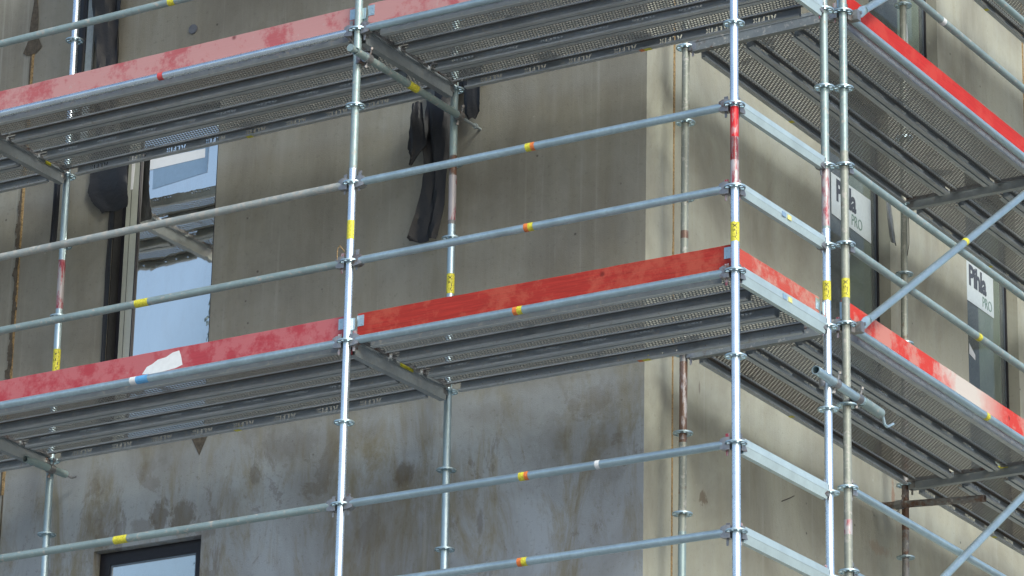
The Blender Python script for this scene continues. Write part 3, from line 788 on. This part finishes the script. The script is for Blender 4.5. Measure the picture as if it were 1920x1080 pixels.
for z, nm in ((0, 'lower deck'), (2, 'upper deck'), (4, 'topmost deck')):
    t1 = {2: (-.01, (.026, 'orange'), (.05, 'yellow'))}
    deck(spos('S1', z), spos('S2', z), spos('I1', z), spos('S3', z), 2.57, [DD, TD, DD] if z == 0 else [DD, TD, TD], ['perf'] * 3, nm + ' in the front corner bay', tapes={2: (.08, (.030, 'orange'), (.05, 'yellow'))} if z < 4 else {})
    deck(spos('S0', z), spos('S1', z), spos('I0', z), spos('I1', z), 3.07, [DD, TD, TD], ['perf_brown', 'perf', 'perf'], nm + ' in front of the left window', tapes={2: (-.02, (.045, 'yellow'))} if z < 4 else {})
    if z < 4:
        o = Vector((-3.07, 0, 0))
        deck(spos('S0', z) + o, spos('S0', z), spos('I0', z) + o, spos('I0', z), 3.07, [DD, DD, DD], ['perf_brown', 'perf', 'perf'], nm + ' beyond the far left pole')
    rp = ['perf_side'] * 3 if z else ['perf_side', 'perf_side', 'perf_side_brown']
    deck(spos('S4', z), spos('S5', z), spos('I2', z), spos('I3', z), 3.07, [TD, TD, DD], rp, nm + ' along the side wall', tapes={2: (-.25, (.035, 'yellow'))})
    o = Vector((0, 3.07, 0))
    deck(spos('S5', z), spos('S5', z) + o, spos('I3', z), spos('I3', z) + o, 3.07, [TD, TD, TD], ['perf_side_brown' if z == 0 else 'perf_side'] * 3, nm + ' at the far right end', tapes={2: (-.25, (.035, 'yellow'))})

# ------------------------------------------------------------------ toe boards
def toe(a, b, off, mat, label, extra=None, h=.15, z0=.028, wob=0):
    root = empty('toe_board'); v = b - a; root.location = a; root.rotation_euler = (0, 0, math.atan2(v.y, v.x)); L = v.length
    tag(root, label, 'toe board', 'red toe boards along the decks')
    mb = MB(); n = 24; x0, x1 = .05, L - .04; t = .014
    rr = random.Random(int(L * 100) + int(a.z * 7)); vs = []
    for i in range(n + 1):
        x = x0 + (x1 - x0) * i / n; j = rr.uniform(-.0012, .0012); k = rr.uniform(-.0012, .0012)
        vs += [(x, off - t, z0), (x, off + t, z0), (x, off + t, z0 + h + j - .003), (x, off + t - .003, z0 + h + j), (x, off - t + .003, z0 + h + k), (x, off - t, z0 + h + k - .003)]
    fs = []
    for i in range(n):
        for q in range(6): fs.append((6 * i + q, 6 * i + (q + 1) % 6, 6 * i + 6 + (q + 1) % 6, 6 * i + 6 + q))
    fs += [(5, 4, 3, 2, 1, 0), tuple(6 * n + q for q in range(6))]
    mb.add(vs, [f[::-1] for f in fs]); mb.build('board', M[mat], root)
    s = 1
    for xe, s in ((x0, 1), (x1, -1)):
        br = MB()
        def bx(u0, u1, y0, y1, z0_, z1_):
            p, q = sorted((xe + s * u0, xe + s * u1)); br.box(p, q, off + y0, off + y1, z0_, z1_)
        bx(-.002, .045, -t - .003, -t - .0005, z0 + h * .45, z0 + h * .9)
        bx(-.002, .045, t + .0005, t + .003, z0 + h * .45, z0 + h * .9)
        bx(-.005, -.002, -t - .003, t + .003, z0 + .02, z0 + h * .9)
        bx(-.045, -.002, -t - .006, -t - .0032, z0 + .01, z0 + h * .45)
        bx(-.045, -.041, -t - .040, -t - .006, z0 - .005, z0 + h * .5)
        bx(-.040, -.006, -t - .022, -t - .018, z0 + h * .3, z0 + h * .78)
        for zz in (.08, .115): br.tube((xe + s * .03, off - t - .003, z0 + zz), (xe + s * .03, off - t - .006, z0 + zz), .004, 8)
        br.build('end_bracket', M['galv'], root)
    return root
tA = toe(spos('S0', 0), spos('S1', 0), .045, 'red_mid', 'worn red toe board with a white paint blotch, below the left window')
bl_ = [(1.525, .045), (1.56, .088), (1.60, .10), (1.64, .122), (1.70, .128), (1.75, .150), (1.80, .156), (1.815, .12), (1.83, .06), (1.78, .046), (1.70, .040), (1.60, .037)]
MB().add([(u_, .0303, v_) for u_, v_ in bl_] , [tuple(range(len(bl_)))]).build('paint_blotch', M['white'], tA)
toe(spos('S1', 0), spos('S2', 0), .045, 'red_deep', 'deep red wooden toe board with knots, at the front corner bay')
toe(spos('S0', 2), spos('S1', 2), .045, 'red_fade', 'pink faded toe board on the upper left deck')
toe(spos('S1', 2), spos('S2', 2), .045, 'red_fade', 'faded red toe board on the upper deck at the front corner bay')
toe(spos('S2', 0), spos('S3', 0), .045, 'red_end', 'short sun bleached red toe board closing the end of the lower deck')
toe(spos('S2', 2), spos('S3', 2), .045, 'red_end', 'short red toe board closing the end of the upper deck')
toe(spos('S4', 0), spos('S5', 0), .045, 'red_white', 'red toe board fading to white along the lower side deck')
toe(spos('S4', 2), spos('S5', 2), .045, 'red_bright', 'vivid red toe board along the upper side deck')
toe(spos('S4', 4), spos('S5', 4), .045, 'red_mid', 'red toe board on the topmost side deck')

# ------------------------------------------------------------------ diagonal braces
def brace(p, q, label, bandat=None):
    root = empty('diagonal_brace'); d = q - p; root.location = p
    tag(root, label, 'scaffold brace', 'diagonal braces on the side face')
    u = d.normalized(); L = d.length
    fl = .13
    MB().tube(u * fl, u * (L - fl), .02415, 24).build('tube', M['galv'], root)
    for e, s in ((Vector((0, 0, 0)), 1), (d, -1)):
        mb = MB(); a = e + u * s * .03; b = e + u * s * (fl + .03)
        # flattened end: ellipse loft
        x = Vector((1, 0, 0)); y = u.cross(x).normalized(); vs = []; n = 16; ks = [(0, .006, .026), (.35, .006, .034), (.7, .014, .030), (1, .0242, .0242)]
        for t, rx, ry in ks:
            c = a.lerp(b, t)
            for i in range(n): vs.append(c + x * rx * cos(2 * pi * i / n) + y * ry * sin(2 * pi * i / n))
        fs = [(n * k + i, n * k + (i + 1) % n, n * k + n + (i + 1) % n, n * k + n + i) for k in range(3) for i in range(n)] + [tuple(range(n))]
        mb.add(vs, fs); o = mb.build('brace_end', M['galv'], root)
        c = e + u * s * .05
        MB().tube(c + x * -.012, c + x * .014, .011, 12).build('pin', M['clamp'], o)
        hd = MB(); hd.box(-.060, .012, -.022 , .022, -.032, .032, Matrix.Translation(e + Vector((0, s * .012, 0))))
        hd.build('brace_head', M['clamp'], root)
    if bandat: MB().tube(u * bandat, u * (bandat + .045), .0250, 24, cap=False).build('label_band', M['yellow'], root)
    return root
for z, lb, bt in ((0, 'diagonal brace rising right from the close pole pair, with a yellow band', 1.80), (2, 'diagonal brace starting at the upper deck beside the vivid red board', None), (-2, 'diagonal brace at the bottom right corner of the picture', None)):
    p = spos('S4', z) + Vector((.055, .075, 0)); q = spos('S5', z + 2) + Vector((.055, -.075, 0))
    brace(p, q, lb, bt)

# ------------------------------------------------------------------ couplers, ties
def coupler(root, c, axis_a, axis_b, r=.0245):
    o = MB(); o.tube(c - axis_a * .024, c + axis_a * .024, r + .007, 20); 
    k = c + axis_b.cross(axis_a).normalized() * 0
    cp = o.build('coupler', M['clamp'], root)
    bl = MB(); n = axis_a.orthogonal().normalized()
    up = Vector((0, 0, 1))
    bl.tube(c + up * .02 + Vector((.02, 0, 0)), c + up * .062 + Vector((.03, 0, 0)), .006, 8); bl.tube(c + up * .05 + Vector((.027, 0, 0)), c + up * .064 + Vector((.03, 0, 0)), .012, 6)
    bl.tube(c - up * .02 + Vector((.0, 0, 0)), c - up * .060 + Vector((-.012, 0, 0)), .006, 8); bl.tube(c - up * .046 + Vector((-.008, 0, 0)), c - up * .060 + Vector((-.012, 0, 0)), .012, 6)
    bl.build('bolt', M['clamp'], cp)
    return cp
# short tube coupled across the close pole pair
r0 = empty('coupled_tube', (.058, .86, -.335)); tag(r0, 'short open ended tube clamped across the close pole pair, with a cranked end', 'scaffold tube')
Yv = Vector((0, 1, -.025)).normalized()
MB().pipe((0, 0, 0), Yv * .60, .0262).build('tube', M['galv'], r0)
MB().tube(Yv * .598, Yv * .84, .031, 22).build('sleeve', M['dull'], r0)
MB().path([Yv * .84, Yv * .875 + Vector((0, 0, -.012)), Yv * .895 + Vector((0, 0, -.05)), Yv * .93 + Vector((0, 0, -.055)), Yv * 1.0 + Vector((.005, 0, -.015))], .0085, 10).build('crank', M['galv'], r0)
ca = coupler(r0, Yv * .25, Yv, Vector((0, 0, 1))); cb = coupler(r0, Yv * .54, Yv, Vector((0, 0, 1)))
for cy in (.235, .54):
    MB().tube(Vector((-.062, cy, -.03)), Vector((-.062, cy, .03)), .032, 18).box(-.06, -.02, cy - .02, cy + .02, -.018, .018).build('coupler', M['clamp'], r0)
# wall tie from the middle pole
r1 = empty('wall_tie', (-2.515, -.13, 1.80)); tag(r1, 'grey wall tie tube under the upper deck with a yellow label, reaching the wall', 'wall tie', 'tubes tying the scaffolding to the wall')
Yt = Vector((0, 1, .004)).normalized()
MB().pipe((0, 0, 0), Yt * 1.20, .024).build('tube', M['dull'], r1)
MB().tube(Yt * -.035, Yt * .004, .014, 12).tube(Yt * -.06, Yt * -.03, .024, 14).build('tube_end', M['dull'], r1)
coupler(r1, Yt * .13, Yt, Vector((0, 0, 1))); coupler(r1, Yt * 1.17, Yt, Vector((0, 0, 1)))
MB().tube(Vector((-.05, .13, -.03)), Vector((-.05, .13, .03)), .032, 18).build('coupler', M['clamp'], r1)
MB().tube(Yt * 1.19, Yt * 1.43, .009, 10).tube(Yt * 1.36, Yt * 1.375, .018, 12).build('eye_bolt', M['alu'], r1)
band(r1, 0, .001, 'yellow') if False else MB().tube(Yt * .58, Yt * .68, .0248, 20, cap=False).build('label_band', M['yellow'], r1)
# wall tie at the side wall
r2 = empty('wall_tie', (-1.29, Y4 + 2.99, -.035)); tag(r2, 'rusty brown horizontal tie tube under the lower side deck at the right', 'wall tie', 'tubes tying the scaffolding to the wall')
MB().pipe((.04, 0, 0), (.80, 0, -.05), .024).build('tube', M['rusty'], r2)
MB().tube((.0, 0, 0), (.045, 0, 0), .010, 10).build('eye_bolt', M['clamp'], r2)
coupler(r2, Vector((.18, 0, -.010)), Vector((1, 0, 0)), Vector((0, 0, 1)))
# tie stub at far left
r3 = empty('wall_tie', (-5.60, .98, -.075)); tag(r3, 'small tangled tie clamp under the lower deck at the far left inner pole', 'wall tie', 'tubes tying the scaffolding to the wall')
MB().pipe((.0, -.2, 0), (.02, .20, 0), .024).build('tube', M['dull'], r3)
coupler(r3, Vector((.01, .05, 0)), Vector((0, 1, 0)), Vector((0, 0, 1)))
MB().path([(.02, .2, 0), (.04, .24, -.015), (.07, .25, -.005)], .008).build('eye_bolt', M['clamp'], r3)

# ------------------------------------------------------------------ hanging membranes
def strip(rows, mat, label, name='membrane_strip', seed=1, thick=.004, fold=.02, cat='membrane', group='black membranes hanging on the facade', sub=5):
    """rows: list of (xl, xr, y, z) from top to bottom; crumpled cloth strip"""
    rr = random.Random(seed); nx = 9; mb = MB(); R2 = []
    for a, b in zip(rows[:-1], rows[1:]):
        for k in range(sub):
            t = k / sub; R2.append([a[i] * (1 - t) + b[i] * t for i in range(4)])
    R2.append(list(rows[-1])); ph = rr.uniform(0, 6)
    for side in (0, 1):
        for j, (xl, xr, y, z) in enumerate(R2):
            for i in range(nx):
                t = i / (nx - 1); e = rr.uniform(-.004, .004) if side == 0 else 0
                wv = fold * (sin(t * 7 + ph + z * 3) + .5 * sin(t * 15 + z * 9 + ph))
                mb.v.append((xl + (xr - xl) * t + e, y + wv + side * thick, z + .006 * sin(t * 9 + ph)))
    m = len(R2); off = m * nx
    for j in range(m - 1):
        for i in range(nx - 1):
            a = j * nx + i; mb.f.append((a, a + nx, a + nx + 1, a + 1)); a += off; mb.f.append((a, a + 1, a + nx + 1, a + nx))
        for i in (0, nx - 1):
            a = j * nx + i; mb.f.append((a, a + nx, a + nx + off, a + off))
    for j in (0, m - 1):
        for i in range(nx - 1):
            a = j * nx + i; mb.f.append((a, a + 1, a + 1 + off, a + off))
    o = mb.build(name, M[mat]); 
    # recentre origin at the top
    c = Vector(((rows[0][0] + rows[0][1]) / 2, rows[0][2], rows[0][3]))
    for v in o.data.vertices: v.co -= c
    o.location = c
    return tag(o, label, cat, group)
strip([(-2.92, -2.50, 1.22, 2.32), (-2.895, -2.67, 1.22, 2.02), (-2.895, -2.68, 1.20, 1.8), (-2.86, -2.69, 1.19, 1.55), (-2.90, -2.70, 1.19, 1.3), (-2.955, -2.745, 1.19, 1.10), (-2.935, -2.755, 1.19, 1.075)], 'membrane', 'long black strip hanging in front of the wall behind the inner pole', seed=4)
strip([(-2.95, -2.87, 1.16, 2.02), (-2.965, -2.86, 1.16, 1.9), (-2.975, -2.84, 1.16, 1.72), (-2.955, -2.90, 1.16, 1.66), (-2.955, -2.945, 1.16, 1.60)], 'membrane', 'torn pointed black flap beside the long hanging strip', seed=9, fold=.008)
strip([(-2.62, -2.46, 1.22, 2.30), (-2.60, -2.475, 1.22, 2.03), (-2.59, -2.48, 1.22, 1.90), (-2.565, -2.505, 1.22, 1.855)], 'membrane', 'short black flap just right of the inner pole under the upper deck', seed=12, fold=.006)
strip([(-5.61, -5.28, 1.272, 2.3), (-5.60, -5.30, 1.272, 2.06), (-5.61, -5.29, 1.272, 1.94), (-5.575, -5.28, 1.272, 1.87), (-5.54, -5.27, 1.272, 1.83), (-5.50, -5.268, 1.272, 1.795), (-5.485, -5.272, 1.272, 1.77)], 'membrane', 'wide black flap hanging over the top left corner of the left window', seed=15, fold=.007)
strip([(-5.435, -5.395, 1.285, 1.80), (-5.435, -5.397, 1.285, 1.2), (-5.43, -5.395, 1.285, .2)], 'membrane', 'narrow black strip along the left edge of the left window', seed=21, fold=.002)
strip([(-5.86, -5.80, 1.2, 2.1), (-5.855, -5.805, 1.2, 1.85), (-5.86, -5.81, 1.2, 1.60), (-5.85, -5.82, 1.2, 1.57)], 'membrane', 'short narrow black strip left of the far left inner pole', seed=25, fold=.004)
strip([(-5.62, -5.36, 1.22, 3.75), (-5.62, -5.38, 1.22, 3.4), (-5.61, -5.38, 1.22, 3.1), (-5.59, -5.40, 1.22, 2.8), (-5.56, -5.40, 1.22, 2.3)], 'membrane', 'folded black sheet hanging at the top left behind the guard rail', seed=31, fold=.03)
strip([(-5.78, -5.70, 1.25, 3.8), (-5.78, -5.71, 1.25, 3.1), (-5.78, -5.72, 1.25, 2.3)], 'membrane', 'thin black strip right behind the top left inner pole', seed=33, fold=.003)
strip([(4.655, 4.72, -1.2, 2.25), (4.655, 4.72, -1.2, 1.9)], 'membrane', 'x') if False else None
def strip_side(rows, mat, label, seed, fold=.004):
    o = strip([(r[0], r[1], 0, r[3]) for r in rows], mat, label, seed=seed, fold=fold)
    o.location = (rows[0][2], o.location.x, rows[0][3]); o.rotation_euler = (0, 0, pi / 2)
    return o
strip_side([(4.50, 4.56, -1.24, 2.36), (4.55, 4.62, -1.24, 2.15), (4.60, 4.68, -1.24, 1.95), (4.62, 4.70, -1.24, 1.92)], 'greystrip', 'grey membrane tongue hanging at the edge of the side window', 41)
b_ = MB(); b_.box(-.028, .028, -.008, .008, -1.5, 0); bo = b_.build('batten', M['alu']); bo.location = (-5.672, 1.262, 3.75)
tag(bo, 'pale upright batten beside the folded black sheet at the top left', 'batten')
# loose wires
wl = MB().path([(0, 0, 0), (.004, 0, -.10), (.002, .0, -.22), (-.012, 0, -.30)], .003, 6).build('loose_wire', M['wire']); wl.location = spos('I3', 1.92) + Vector((.045, -.03, 0))
tag(wl, 'thin dark wire hanging beside the inner pole at the side wall', 'wire')
hk_ = MB().path([(0, 0, 0), (-.03, -.01, .04), (-.045, -.01, .02), (-.045, -.01, -.05)], .003, 6).build('wire_hook', M['seal']); hk_.location = spos('S1', .5) + Vector((-.02, -.03, .06))
tag(hk_, 'small wire loop hooked on the middle pole at the lower guard rail', 'wire')
pw = MB().path([(0, 0, 0), (.0, .10, .045), (0, .17, .08)], .003, 6).build('wire_end', M['wire']); pw.location = (-1.29, 3.05, -.35)
tag(pw, 'thin rusty wire end sticking out of the side wall below the lower side deck', 'wire')
